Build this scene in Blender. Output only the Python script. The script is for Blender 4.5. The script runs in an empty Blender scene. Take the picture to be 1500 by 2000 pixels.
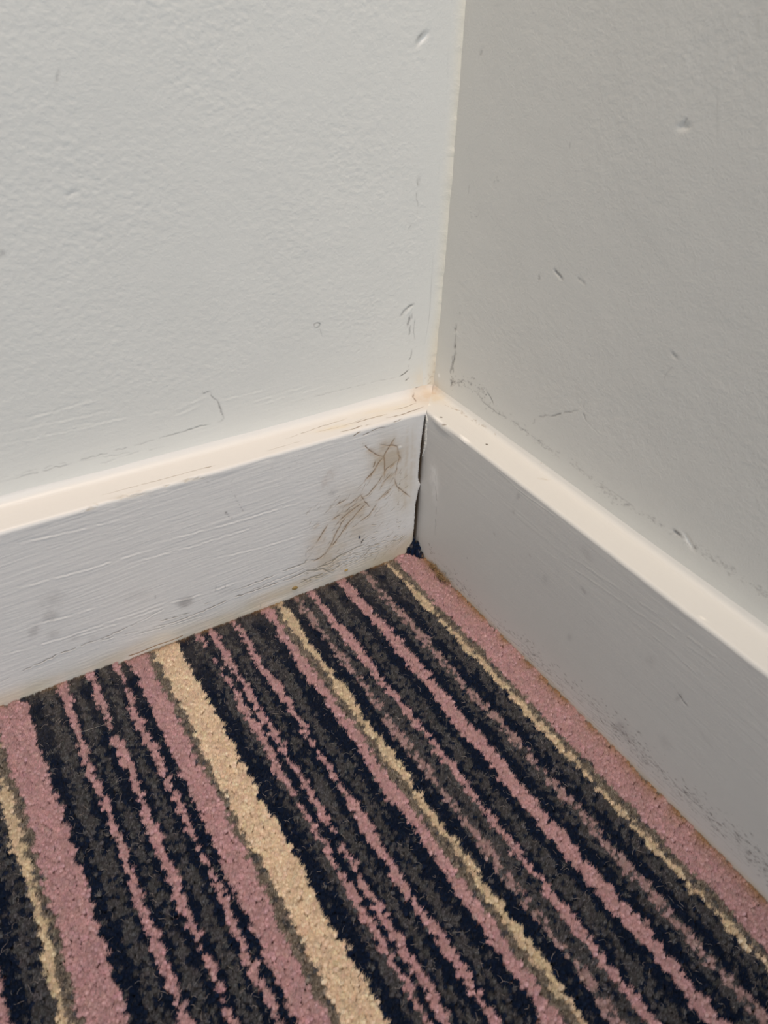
import bpy, math
import numpy as np
from mathutils import Matrix, Vector

# ------------------------------------------------------------------ camera, light, exposure
scene = bpy.context.scene
COL = scene.collection
CAM = np.array([-0.2936, -0.3919, 0.3737])
R = np.array([[0.849630477040412, -0.5262520169480933, 0.03445093818954026],
              [0.2915604156391668, 0.5231477077257806, 0.8008177070554664],
              [-0.4394548628885479, -0.6703546006102433, 0.5979164932699932]])
cd = bpy.data.cameras.new('camera'); cam = bpy.data.objects.new('camera', cd); COL.objects.link(cam)
M = Matrix([list(R[:, 0]), list(R[:, 1]), list(R[:, 2])])       # columns = camera axes
M = Matrix(R.tolist()).transposed().to_4x4(); M.translation = Vector(CAM.tolist())
cam.matrix_world = M
cd.sensor_fit = 'HORIZONTAL'; cd.sensor_width = 27.0; cd.lens = 27.0
cd.clip_start = 0.01; cd.clip_end = 50
cd.dof.use_dof = True; cd.dof.focus_distance = 0.57; cd.dof.aperture_fstop = 17.0
scene.camera = cam
scene.view_settings.view_transform = 'Standard'; scene.view_settings.look = 'None'
scene.view_settings.exposure = 0.0; scene.view_settings.gamma = 1.0
scene.view_settings.use_curve_mapping = False

w = bpy.data.worlds.new('world'); scene.world = w; w.use_nodes = True
bg = w.node_tree.nodes['Background']
bg.inputs[0].default_value = (0.93, 0.97, 1.0, 1); bg.inputs[1].default_value = 0.03

def aim(o, tgt):
    o.rotation_euler = (Vector(tgt) - o.location).to_track_quat('-Z', 'Y').to_euler()

def lamp(name, kind, loc, tgt, power, color, **kw):
    l = bpy.data.lights.new(name, kind); l.energy = power; l.color = color
    for k, v in kw.items(): setattr(l, k, v)
    o = bpy.data.objects.new(name, l); COL.objects.link(o); o.location = loc; aim(o, tgt)
    return o
# warm ceiling light; its soft narrow cone is added to dim the outer carpet
lamp('ceiling_light', 'SPOT', (-0.30, -0.34, 2.30), (-0.15, 0.0, 0.0), 96, (1.0, 0.775, 0.585),
     spot_size=math.radians(28), spot_blend=1.0, shadow_soft_size=0.10)
# daylight from a window across the room
lamp('window_daylight', 'AREA', (-1.0, -2.65, 1.35), (-0.1, 0, 0.25), 38.2, (0.945, 1.0, 1.05),
     shape='RECTANGLE', size=1.1, size_y=1.3)

# ------------------------------------------------------------------ helpers
H, TL, TR = 0.12, 0.0249, 0.0220
rng = np.random.default_rng(7)
_tab = np.random.default_rng(3).random((512, 512)).astype(np.float32) * 2 - 1

def vnoise(x, y, seed=0):
    x = x + seed * 37.17; y = y + seed * 91.73
    xi = np.floor(x).astype(np.int64); yi = np.floor(y).astype(np.int64)
    fx = x - xi; fy = y - yi
    fx = fx*fx*fx*(fx*(fx*6-15)+10); fy = fy*fy*fy*(fy*(fy*6-15)+10)
    a = _tab[xi & 511, yi & 511]; b = _tab[(xi+1) & 511, yi & 511]
    c = _tab[xi & 511, (yi+1) & 511]; d = _tab[(xi+1) & 511, (yi+1) & 511]
    return (a*(1-fx)+b*fx)*(1-fy) + (c*(1-fx)+d*fx)*fy

def fbm(x, y, seed=0, octv=3, gain=0.5):
    s = 0; a = 1.0; t = 0
    for i in range(octv):
        s = s + a*vnoise(x*2**i, y*2**i, seed+i*5); t += a; a *= gain
    return s/t

def hit(px, py, ax, val):
    "point where the sight line of a pixel meets an axis-aligned plane"
    d = np.array([(px-750)/1500, -(py-1000)/1500, -1.0]) @ R
    return CAM + d*((val-CAM[ax])/d[ax])

def axis(a, b, step, end=None, start=None):
    v = list(np.arange(a, b-step*0.4, step)) + [b]
    if end is not None:
        s = step; x = b
        while x < end:
            s *= 1.25; x += s; v.append(min(x, end))
    return np.array(v)

def make_mat(name, attr='paint', rough=0.5, spec=0.5, bump=None, coat=0.0, sheen=0.0):
    m = bpy.data.materials.new(name); m.use_nodes = True
    nt = m.node_tree; b = nt.nodes['Principled BSDF']
    b.inputs['Roughness'].default_value = rough
    b.inputs['Specular IOR Level'].default_value = spec
    if sheen:
        b.inputs['Sheen Weight'].default_value = sheen; b.inputs['Sheen Roughness'].default_value = 0.5
    a = nt.nodes.new('ShaderNodeAttribute'); a.attribute_name = attr
    nt.links.new(a.outputs['Color'], b.inputs['Base Color'])
    if bump:
        g = nt.nodes.new('ShaderNodeNewGeometry')
        n = nt.nodes.new('ShaderNodeTexNoise'); n.inputs['Scale'].default_value = bump[0]; n.inputs['Detail'].default_value = 3
        nt.links.new(g.outputs['Position'], n.inputs['Vector'])
        bp = nt.nodes.new('ShaderNodeBump'); bp.inputs['Distance'].default_value = bump[1]; bp.inputs['Strength'].default_value = 1.0
        nt.links.new(n.outputs['Fac'], bp.inputs['Height']); nt.links.new(bp.outputs['Normal'], b.inputs['Normal'])
    return m

def link_mesh(name, co, faces_flat, counts, mat, color=None, parent=None):
    me = bpy.data.meshes.new(name)
    nv = len(co); nl = len(faces_flat); nf = len(counts)
    me.vertices.add(nv); me.vertices.foreach_set('co', np.ascontiguousarray(co, dtype=np.float32).ravel())
    me.loops.add(nl); me.loops.foreach_set('vertex_index', faces_flat.astype(np.int32))
    me.polygons.add(nf)
    st = np.zeros(nf, np.int32); st[1:] = np.cumsum(counts)[:-1]
    me.polygons.foreach_set('loop_start', st)
    me.update(calc_edges=True)
    me.polygons.foreach_set('use_smooth', np.ones(nf, bool))
    if color is not None:
        a = me.attributes.new('paint', 'FLOAT_COLOR', 'POINT')
        c = np.ones((nv, 4), np.float32); c[:, :3] = color
        a.data.foreach_set('color', c.ravel())
    me.materials.append(mat)
    o = bpy.data.objects.new(name, me); COL.objects.link(o)
    if parent: o.parent = parent
    return o

def grid_faces(nu, nv, flip=False):
    i, j = np.meshgrid(np.arange(nu-1), np.arange(nv-1), indexing='ij')
    a = (i*nv+j).ravel(); b = ((i+1)*nv+j).ravel(); c = ((i+1)*nv+j+1).ravel(); d = (i*nv+j+1).ravel()
    f = np.stack([a, d, c, b] if flip else [a, b, c, d], 1)
    return f.ravel(), np.full(len(f), 4)

class Surf:
    "a painted surface sampled on a grid: u runs away from the corner, s runs up the profile; h in mm"
    def __init__(self, U, S, base):
        self.U, self.S = U, S
        self.u, self.s = np.meshgrid(U, S, indexing='ij')
        self.h = np.zeros_like(self.u)
        self.c = np.zeros(self.u.shape+(3,)) + np.array(base)
    def win(self, u0, u1, s0, s1):
        return (slice(*np.searchsorted(self.U, [u0, u1])), slice(*np.searchsorted(self.S, [s0, s1])))
    def put(self, w, k, depth, col, alpha):
        self.h[w] -= depth*k
        if col is not None:
            a = np.clip(alpha*k, 0, 1)[..., None]
            self.c[w] = self.c[w]*(1-a) + np.array(col)*a
    def stroke(self, pts, wid, depth, col=None, alpha=1.0, brk=0.0, jit=0.3, ridge=0.0, seed=0, lip=0.0):
        "pts in metres (u,s); wid, jit in mm"
        P = np.array(pts, float); L = np.r_[0, np.cumsum(np.hypot(*np.diff(P, axis=0).T))]
        n = max(3, int(L[-1]/0.0008)+1); t = np.linspace(0, L[-1], n)
        Q = np.stack([np.interp(t, L, P[:, 0]), np.interp(t, L, P[:, 1])], 1)
        j = np.stack([vnoise(t*400, t*0, seed+11), vnoise(t*400, t*0, seed+23)], 1)*jit*1e-3
        Q += j; m = wid*3.2e-3
        w = self.win(Q[:, 0].min()-m, Q[:, 0].max()+m, Q[:, 1].min()-m, Q[:, 1].max()+m)
        uu, ss = self.u[w], self.s[w]
        if uu.size == 0: return
        best = np.full(uu.shape, 1e9); tt = np.zeros(uu.shape); side = np.zeros(uu.shape)
        for i in range(n-1):
            a, b = Q[i], Q[i+1]; d = b-a; l2 = d@d+1e-18
            k = np.clip(((uu-a[0])*d[0]+(ss-a[1])*d[1])/l2, 0, 1)
            dx = uu-a[0]-k*d[0]; dy = ss-a[1]-k*d[1]; D = np.hypot(dx, dy)
            q = D < best; best[q] = D[q]; tt[q] = (t[i]+k*(t[i+1]-t[i]))[q]; side[q] = dy[q]
        e = np.clip(np.minimum(tt, L[-1]-tt)/max(L[-1]*0.22, 1e-4), 0.12, 1)
        mod = np.sqrt(e)*(0.95+0.35*vnoise(tt*500, tt*0+seed, 4))
        if brk: mod = mod*np.clip((vnoise(tt*260, tt*0+seed*3.1, 9)+1-brk*1.5)*2.2, 0, 1)
        k = np.exp(-(best/(wid*1e-3))**2)*mod
        self.put(w, k, depth, col, alpha)
        if lip:
            self.h[w] += lip*np.exp(-((side+wid*1.5e-3)/(wid*1.0e-3))**2)*mod*(best < wid*3e-3)
    def blot(self, u, s, ru, rs, ang=0, depth=0, col=None, alpha=1.0, rag=0.4, seed=0, soft=1.0):
        "ru, rs in mm"
        m = max(ru, rs)*2.6e-3; w = self.win(u-m, u+m, s-m, s+m)
        uu, ss = (self.u[w]-u)*1e3, (self.s[w]-s)*1e3
        if uu.size == 0: return
        c, n = math.cos(ang), math.sin(ang)
        a = (uu*c+ss*n)/ru; b = (-uu*n+ss*c)/rs
        r2 = a*a+b*b+rag*fbm(uu/max(1.0, ru*.5), ss/max(1.0, rs*.5), seed, 3)*1.6
        k = np.exp(-np.clip(r2, 0, None)**soft)
        self.put(w, k, depth, col, alpha)
    def specks(self, pts, band, n, size, col, alpha, depth=0.0, along=1.6, ang=0.0, seed=0, bias=0.0):
        r = np.random.default_rng(seed+100)
        P = np.array(pts, float); L = np.r_[0, np.cumsum(np.hypot(*np.diff(P, axis=0).T))]
        for _ in range(n):
            t = r.random()*L[-1]
            if vnoise(np.array(t*90), np.array(0.0), seed) < r.random()*1.2-0.7: continue
            u = np.interp(t, L, P[:, 0]); s = np.interp(t, L, P[:, 1])
            o = r.normal()*band*1e-3+bias*1e-3*abs(r.normal())
            z = size*(0.5+r.random()**2*1.3)
            self.blot(u+r.normal()*2e-4, s+o, z*along*(0.6+r.random()), z, ang+r.normal()*0.35, depth*r.random(), col, alpha*(0.35+0.65*r.random()), 0.25, int(r.integers(999)))

def add_surface(name, S, P, N, mat, flip, kind='structure'):
    co = P + N*(S.h*1e-3)[..., None]
    f, c = grid_faces(*S.u.shape, flip)
    o = link_mesh(name, co.reshape(-1, 3), f, c, mat, S.c.reshape(-1, 3))
    o['kind'] = kind
    return o

PAINT = (0.80, 0.80, 0.765)
GREY = (0.19, 0.18, 0.18); DARK = (0.10, 0.085, 0.07); BROWN = (0.36, 0.24, 0.14); OCHRE = (0.60, 0.49, 0.33)
wall_mat = make_mat('wall_paint', rough=0.55, spec=0.35, bump=(900, 0.00012))
board_mat = make_mat('board_gloss', rough=0.42, spec=0.45, bump=(1200, 0.00006))

def LW(*pts):   # pixels on the left wall -> (u, s)
    return [(-hit(x, y, 1, 0)[0], hit(x, y, 1, 0)[2]) for x, y in pts]
def RW(*pts):
    return [(-hit(x, y, 0, 0)[1], hit(x, y, 0, 0)[2]) for x, y in pts]
def LF(*pts):   # left board face
    return [(-hit(x, y, 1, -TL)[0], hit(x, y, 1, -TL)[2]) for x, y in pts]
def RF(*pts):
    return [(-hit(x, y, 0, -TR)[1], hit(x, y, 0, -TR)[2]) for x, y in pts]
ER = 0.0022     # rounded front top edge of the boards
def LT(*pts):   # left board top: s continues over the rounded edge
    o = []
    for x, y in pts:
        p = hit(x, y, 2, H); o.append((-p[0], H-ER+ER*math.pi/2+(TL+p[1]-ER)))
    return o
def RT(*pts):
    o = []
    for x, y in pts:
        p = hit(x, y, 2, H); o.append((-p[1], H-ER+ER*math.pi/2+(TR+p[0]-ER)))
    return o

# ------------------------------------------------------------------ walls
S0 = 0.110
def wall_relief(S, seed, amp):
    u, s = S.u*1e3, S.s*1e3
    patch = 0.75+0.5*fbm(u/45, s/45, seed+3, 2)
    roll = fbm((u+s*0.35)/2.7, (s-u*0.25)/2.2, seed, 3, 0.6)
    roll = np.sign(roll)*np.abs(roll)**0.85
    nearb = np.clip((s-(H*1e3+14))/34, 0, 1)          # brushed band above the board
    nearc = np.clip((u-8)/16, 0, 1)                   # brushed band by the corner
    k = nearb*nearc
    br = fbm(u/26, (s+u*0.06)/1.25, seed+7, 3, 0.6)
    bv = fbm(u/1.1, s/32, seed+9, 3, 0.6)
    S.h += amp*roll*patch*(0.12+0.88*k) + 0.045*br*(1-nearb)*nearc*amp/0.1 + 0.030*bv*(1-nearc)
    flat = np.clip(u/20, 0, 1)*np.clip((s-124)/30, 0, 1)
    S.h += 0.5*fbm(u/90, s/90, seed+13, 2)*flat+0.09*fbm(u/14, s/14, seed+17, 2)*flat
    S.c *= (1+0.012*fbm(u/30, s/30, seed+19, 3))[..., None]

SL = Surf(axis(0.0, 0.292, 0.00050, 1.6), np.r_[axis(S0, 0.365, 0.00050, 2.4)], PAINT)
wall_relief(SL, 1, 0.155)
def bite(S, p, ru, rs, ang, d, seed=0):               # small dent: hollow with a raised lower lip
    u, s = p
    S.blot(u, s, ru, rs, ang, d, GREY, 0.10, 0.15, seed)
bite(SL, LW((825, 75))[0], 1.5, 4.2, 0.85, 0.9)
SL.blot(*LW((820, 70))[0], 0.7, 3.0, 0.85, 0, GREY, .55, .2, 3)  # shade painted along the upper side of the dent
SL.blot(*LW((827, 78))[0], 0.7, 3.2, 0.85, 0, (.95, .95, .93), .9, .15, 4, 1.5)  # highlight painted along the lower side of the dent
bite(SL, LW((140, 378))[0], 2.6, 0.9, -0.3, 0.35, 2)
SL.blot(*LW((112, 150))[0], .6, 2.6, .45, .15, GREY, .30, .7, 4)
SL.blot(*LW((5, 495))[0], 1.2, 1.6, .2, .15, GREY, .35, .5, 5)
SL.stroke(LW((615, 640), (613, 634), (619, 630), (626, 632), (623, 638), (616, 641)), .35, .22, GREY, .75, 0, .1, seed=2)
SL.stroke(LW((625, 641), (629, 657)), .25, .05, GREY, .3, 0, .1)
SL.stroke(LW((782, 618), (789, 607), (799, 599), (808, 595)), .75, .5, GREY, .8, 0, .2, seed=3)
SL.blot(*LW((798, 609))[0], 1.0, 3.4, .75, -.35, (.9, .9, .87), .5)  # raised lip, its bright lit side painted in
SL.stroke(LW((802, 615), (799, 625), (797, 636)), .8, .3, GREY, .8, .2, .4, seed=4)
SL.stroke(LW((805, 612), (801, 640), (799, 668)), .6, .2, GREY, .55, .45, .5, seed=5)
SL.stroke(LW((811, 620), (808, 650), (811, 664)), .35, .12, GREY, .4, .4, .4, seed=6)
SL.stroke(LW((805, 683), (802, 695), (798, 715)), .5, .3, GREY, .75, .35, .5, seed=7)
SL.stroke(LW((799, 722), (791, 729), (781, 735)), .36, .4, (.18, .16, .14), .95, 0, .15, seed=8)
SL.stroke(LW((781, 735), (765, 739), (740, 743), (700, 754), (640, 768), (560, 790)), .3, .10, GREY, .22, .3, .3, seed=9)
SL.stroke(LW((799, 738), (792, 744)), .42, .35, (.18, .16, .14), .95, 0, .1)
SL.stroke(LW((816, 350), (814, 380), (816, 415)), .35, .08, GREY, .5, .4, .5, seed=10)
SL.stroke(LW((806, 436), (797, 448)), .3, .06, GREY, .35, .2, .2)
SL.blot(*LW((818, 352))[0], 1.1, 3.0, 0, .05, GREY, .18, .8, 8)
SL.stroke(LW((695, 690), (708, 680)), .45, .12, None, 0, 0, .1)
# cracked paint outline above the left board
SL.stroke(LW((395, 768), (408, 764), (416, 776), (427, 790), (434, 806), (437, 818), (433, 823)), .45, .2, GREY, .5, .5, .8, seed=12)
SL.specks(LW((395, 768), (408, 764), (427, 790), (436, 815)), .9, 50, .35, GREY, .5, .2, 1.2, 1.0, 12)
SL.stroke(LW((436, 821), (420, 826), (390, 833), (350, 845), (312, 856)), .38, .25, GREY, .6, .15, .3, seed=13)
SL.stroke(LW((312, 856), (250, 874), (180, 893), (100, 915), (0, 942)), .35, .14, GREY, .35, .45, .6, seed=14)
SL.stroke(LW((330, 872), (230, 888), (120, 906), (0, 935)), .3, .10, GREY, .25, .55, .6, seed=15)
SL.stroke(LW((310, 868), (200, 905), (60, 945)), .3, .08, GREY, .2, .6, .7, seed=16)
for a, b in (((340, 800), (405, 770)), ((335, 812), (398, 786)), ((0, 845), (220, 800)), ((0, 868), (260, 812)), ((120, 835), (330, 800)),
             ((430, 780), (520, 760)), ((450, 795), (600, 752)), ((30, 822), (200, 775)), ((500, 790), (640, 750))):
    SL.stroke(LW(a, ((a[0]+b[0])/2, (a[1]+b[1])/2+2), b), .8, .13, None, 0, .3, .5, seed=a[0])
    SL.stroke(LW((a[0], a[1]+4), (b[0], b[1]+4)), .8, -.13, None, 0, .3, .5, seed=a[0]+3)
# dark slot at the end of the board top
SL.stroke(LW((831, 753), (822, 757), (809, 763)), .4, .5, (.12, .08, .04), 1, 0, .15, seed=18)
SL.blot(*LW((832, 735))[0], 10, 9, 0, 0, (.80, .70, .54), .45, .5, 21)
SL.blot(*LW((840, 770))[0], 8, 10, 0, 0, (.72, .55, .38), .5, .6, 22)
P = np.stack([-SL.u, SL.u*0, SL.s], -1); N = np.zeros_like(P); N[..., 1] = -1
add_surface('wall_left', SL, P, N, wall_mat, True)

SR = Surf(axis(0.0, 0.282, 0.00052, 1.6), axis(S0, 0.370, 0.00052, 2.4), PAINT)
wall_relief(SR, 40, 0.075)
SR.stroke(RW((893, 612), (891, 640), (890, 662), (887, 680)), .45, .15, GREY, .55, .4, .6, seed=1)
SR.blot(*RW((889, 642))[0], .8, .8, 0, .1, GREY, .6, .4, 1)
SR.blot(*RW((899, 612))[0], .7, .8, 0, .1, GREY, .4, .4, 2)
SR.blot(*RW((892, 655))[0], 2.5, 3.5, 0, -.25, None, 0, .8, 3)
SR.blot(*RW((889, 675))[0], 1.0, 2.0, 0, .2, (.2, .18, .17), .8, .5, 4)
SR.stroke(RW((890, 685), (884, 710), (880, 725), (880, 748)), .7, .3, GREY, .75, .35, 1.0, seed=2)
SR.stroke(RW((892, 690), (888, 708), (882, 735)), .4, .2, GREY, .6, .35, .8, seed=3)
SR.stroke(RW((886, 690), (880, 715), (879, 740), (884, 752)), .4, .25, (.2, .18, .17), .7, .35, .8, seed=4)
SR.stroke(RW((880, 755), (883, 747), (886, 742)), .5, .3, (.2, .18, .17), .8, .1, .5, seed=5)
SR.specks(RW((880, 745), (900, 745), (925, 752), (950, 772)), 2.2, 160, .35, GREY, .6, .15, 1.5, .4, 5)
SR.specks(RW((930, 760), (945, 786), (965, 802), (995, 818), (1060, 868), (1130, 915), (1200, 975), (1270, 1012), (1330, 1050), (1420, 1110), (1500, 1165)), 1.3, 900, .26, GREY, .36, .10, 1.8, 0, 6)
SR.stroke(RW((905, 752), (930, 765), (940, 782), (955, 795), (968, 804), (990, 815), (1030, 845), (1060, 868)), .36, .2, GREY, .35, .35, .7, seed=7)
SR.stroke(RW((1060, 868), (1130, 915), (1200, 965), (1300, 1030)), .35, .12, GREY, .22, .5, .8, seed=8)
SR.stroke(RW((951, 766), (958, 777), (964, 790)), .55, .3, GREY, .55, 0, .3, seed=9)
SR.stroke(RW((1040, 826), (1050, 814), (1072, 812), (1095, 808), (1115, 803), (1135, 800), (1142, 788)), .45, .18, GREY, .5, .35, .8, seed=10)
SR.stroke(RW((1138, 808), (1145, 822)), .5, .3, GREY, .5, 0, .3, seed=11)
SR.stroke(RW((1145, 822), (1170, 850)), .3, .1, None, 0, .3, .5, seed=12)
SR.stroke(RW((1082, 527), (1090, 536), (1098, 545)), .8, .5, GREY, .6, 0, .2, seed=13)
SR.blot(*RW((1052, 543))[0], .7, 1.3, .2, .15, GREY, .5, .4, 14)
SR.stroke(RW((1128, 542), (1136, 550), (1143, 558)), .7, .25, GREY, .35, .3, .4, seed=15)
SR.stroke(RW((1311, 688), (1321, 700)), .8, .45, GREY, .4, 0, .2, seed=16)
SR.stroke(RW((1313, 715), (1300, 735), (1292, 750)), .35, .08, GREY, .25, .4, .5, seed=17)
SR.blot(*RW((1335, 248))[0], 3.2, 1.4, .3, .55, None, 0, .2, 18)
SR.stroke(RW((1334, 243), (1342, 232)), .5, .3, GREY, .3, 0, .2, seed=18)
SR.blot(*RW((939, 103))[0], 1.2, 1.3, 0, .1, GREY, .4, .6, 19)
SR.stroke(RW((1113, 278), (1112, 290)), .5, .12, GREY, .3, 0, .2, seed=20)
SR.stroke(RW((916, 362), (915, 380)), .3, .08, GREY, .35, .2, .2, seed=21)
SR.specks(RW((918, 360), (950, 355), (985, 352)), 1.0, 22, .3, GREY, .35, .05, 1.2, 0, 22)
SR.specks(RW((916, 395), (920, 420), (945, 425)), 1.0, 18, .3, GREY, .3, .05, 1.2, 0, 23)
# long gouge near the right edge
SR.stroke(RW((1315, 1035), (1330, 1048)), .9, .6, GREY, .7, 0, .3, seed=24)
SR.blot(*RW((1345, 1057))[0], 4.2, 1.3, -.55, .7, (.93, .93, .90), .75, .2, 25)
SR.specks(RW((1225, 985), (1240, 995), (1290, 1020), (1320, 1045)), .5, 60, .4, GREY, .5, .15, 2, 0, 26)
SR.blot(*RW((857, 734))[0], 1.2, 1.6, 0, -.2, (.95, .95, .93), 1.0, .15, 27, 2.0)
SR.blot(*RW((850, 760))[0], 9, 6, 0, 0, (.70, .60, .46), .5, .6, 28)
SR.blot(*RW((1400, 225))[0], .5, 9, .35, .04, GREY, .12, .5, 29)
P = np.stack([SR.u*0, -SR.u, SR.s], -1); N = np.zeros_like(P); N[..., 0] = -1
add_surface('wall_right', SR, P, N, wall_mat, False)

# yellowed caulk bead running up the inside corner, overlapping the left wall
z = axis(H-0.002, 0.372, 0.0006, 2.4); a = np.linspace(0, 1, 20)
B = Surf(z, a, (0.84, 0.80, 0.69))
zz, aa = B.u, B.s
wl = 0.0080+0.0012*vnoise(zz*40, zz*0, 5)+0.002*np.exp(-((zz-0.14)/0.02)**2)
zn = np.clip((zz-0.12)/0.25, 0, 1)
wr = 0.0008+0.0016*np.sin(np.pi*zn)+0.0005*vnoise(zz*60, zz*0, 8)+0.0003*vnoise(zz*300, zz*0, 9)
x = -wl*(1-aa); y = -(0.00005+wr*(aa**2.2))
bump = 0.00006*fbm(zz*600, aa*6, 3, 3)+0.00002*fbm(zz*3000, aa*9, 4, 2)
P = np.stack([x, y-bump, zz], -1)
t = np.clip((zz-0.128)/0.05, 0, 1)[..., None]
q_ = np.clip(aa*1.1, 0, 1)[..., None]**1.6
B.c = np.array(PAINT)*(1-q_)+np.array((0.84, 0.81, 0.71))*q_
B.c = B.c*t + (B.c*(1-q_)+np.array((0.74, 0.66, 0.54))*q_)*(1-t)
st = np.clip(fbm(zz*500, aa*5, 31, 3)*2-0.35, 0, 1)*np.clip(1-(zz-0.12)/0.028, 0, 1)
B.c = B.c*(1-.6*st[..., None])+np.array(BROWN)*.6*st[..., None]
f, c = grid_faces(*zz.shape, False)
o = link_mesh('trim_1', P.reshape(-1, 3), f, c, wall_mat, B.c.reshape(-1, 3)); o['kind'] = 'structure'

# ------------------------------------------------------------------ baseboards
def board_profile(S, T, FR):
    "s -> (height, distance out from the wall, normal) ; front, rounded edge, top, concave caulk fillet"
    s = S.s; a = H-ER; b = a+ER*math.pi/2; c = b+(T-ER-FR); d = c+FR*math.pi/2
    z = np.where(s < a, s, 0.); o = np.where(s < a, T, 0.); nz = np.zeros_like(s); no = np.where(s < a, 1., 0.)
    q = (s >= a) & (s < b); th = (s-a)/ER
    z = np.where(q, a+ER*np.sin(th), z); o = np.where(q, T-ER+ER*np.cos(th), o); nz = np.where(q, np.sin(th), nz); no = np.where(q, np.cos(th), no)
    q = (s >= b) & (s < c); z = np.where(q, H, z); o = np.where(q, T-ER-(s-b), o); nz = np.where(q, 1., nz)
    q = s >= c; th = np.clip((s-c)/FR, 0, math.pi/2)
    z = np.where(q, H+FR*(1-np.cos(th)), z); o = np.where(q, FR*(1-np.sin(th)), o); nz = np.where(q, np.cos(th), nz); no = np.where(q, np.sin(th), no)
    return z, o+0.00015-0.0005*np.clip((s-c)/FR-1.1, 0, .5)/.5, nz, no, (a, b, c, d)

def fine_s(T, FR):
    d = H-ER+ER*math.pi/2+(T-ER-FR)+FR*math.pi/2
    return np.r_[np.arange(-0.006, 0, 0.001), np.arange(0, H-0.006, 0.00042), np.arange(H-0.006, d, 0.00030), d]

FL, FRR = 0.0056, 0.0044
BL = Surf(axis(0.0, 0.335, 0.00045, 1.6), fine_s(TL, FL), (0.80, 0.785, 0.765))
u, s = BL.u*1e3, BL.s*1e3
edge = H*1e3-ER*1e3
front = 1/(1+np.exp((s-edge)/0.6))
brush = fbm(u/30, (s+0.05*u)/1.15, 61, 3, 0.62)
brush2 = fbm(u/16, (s-0.10*u+8*vnoise(u/60, s/60, 4))/0.8, 67, 2)
BL.h += (0.095*brush+0.045*brush2)*front*np.clip(.25+(u-30)/50, .3, 1) + (1-front)*0.030*fbm(u/20, s/1.3, 71, 2)
BL.h += 0.30*fbm(u/60, s/50, 73, 2)+0.05*fbm(u/7, s/7, 75, 3)
BL.h += 0.35*np.exp(-((s-edge)/2.0)**2)*fbm(u/12, s*0, 77, 3)       # wavering edge
BL.h += front*np.clip(1-s/16, 0, 1)*0.35*fbm(u/25, s/14, 79, 2)
# old paint build-up near the foot and wobbly bottom
low = np.exp(-(np.clip(s-2, 0, None)/8)**2)*np.clip(.8+.5*fbm(u/25, s/8, 93, 2), 0, 1)
BL.c *= (1+.02*fbm(u/3, s/1.5, 95, 3)*front)[..., None]
BL.c = BL.c*(1-.60*low[..., None])+np.array(OCHRE)*1.15*.60*low[..., None]
# warm grime field by the corner
def field(S, u0, s0, ru, rs, col, a, seed, ang=0):
    S.blot(u0, s0, ru, rs, ang, 0, col, a, .5, seed)
p = LF((760, 900), (690, 1010), (790, 960), (640, 1090), (760, 1080), (720, 880), (620, 1060), (735, 1110), (800, 850), (560, 1150))
field(BL, *p[0], 15, 17, (.52, .42, .30), .75, 1)
field(BL, *p[1], 20, 24, (.56, .47, .36), .68, 2, -.6)
field(BL, *p[2], 9, 22, (.62, .53, .40), .45, 3)
field(BL, *p[3], 16, 12, (.58, .48, .35), .60, 4)
field(BL, *p[4], 20, 12, (.58, .50, .38), .70, 5)
field(BL, *p[6], 8, 10, (.58, .44, .30), .30, 7)
field(BL, *p[7], 34, 7, (.55, .46, .31), .50, 8)
field(BL, *p[9], 30, 5, (.60, .50, .36), .40, 10)
# vertical rust-coloured streaks next to the end
for q, a in (((795, 830), (790, 1000)), ((806, 830), (803, 970)), ((783, 840), (781, 900))):
    pass
for a, b, al in (((796, 835), (790, 1000), .28), ((806, 830), (802, 960), .22), ((812, 830), (808, 950), .15)):
    BL.stroke(LF(a, b), 1.3, 0, (.50, .38, .24), al, .1, .4, seed=a[0])
ST = (.42, .28, .16)
for pts, wd, al in (
    ([(708, 866), (720, 878), (735, 888), (748, 893)], 1.5, .55),
    ([(748, 893), (755, 880), (763, 868), (770, 856)], .8, .75),
    ([(763, 868), (775, 872), (782, 895), (782, 900)], .9, .5),
    ([(748, 893), (738, 905), (730, 920), (715, 935), (711, 942)], .7, .65),
    ([(750, 890), (751, 915), (750, 935)], .6, .5),
    ([(740, 868), (755, 870), (772, 870)], 2.0, .45),
    ([(775, 880), (780, 895), (775, 910), (772, 930)], .8, .4)):
    BL.stroke(LF(*pts), wd*1.5, 0, (.52, .38, .25), al*.75, .1, .3, seed=int(pts[0][0]))
    BL.stroke(LF(*pts), .38, .28, (.24, .14, .07), min(1, al*1.5), .15, .25, seed=int(pts[0][0])+9)
# diagonal crazing cracks with ochre halo
cr = [[(775, 900), (755, 915), (740, 940), (720, 965), (708, 972)], [(765, 925), (750, 940), (741, 957)],
      [(770, 948), (750, 965), (735, 980)], [(708, 965), (695, 975), (682, 985), (665, 990)],
      [(716, 982), (700, 1000), (685, 1017), (672, 1030)], [(735, 985), (722, 1005), (700, 1022)],
      [(710, 980), (690, 995), (668, 1012), (655, 1028)], [(680, 1005), (668, 1020), (655, 1045), (645, 1068), (635, 1080)],
      [(685, 1015), (672, 1035), (660, 1052), (640, 1078)], [(640, 1025), (628, 1045), (618, 1060)],
      [(705, 968), (713, 980), (722, 990)], [(800, 970), (775, 950), (770, 935)], [(730, 920), (720, 935)],
      [(697, 983), (683, 992), (675, 1000)], [(760, 960), (745, 972)], [(622, 1022), (612, 1035)], [(675, 975), (660, 985)],
      [(636, 1080), (625, 1090), (612, 1096)], [(733, 900), (728, 915)], [(770, 905), (755, 920)], [(665, 1005), (650, 1015)]]
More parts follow.
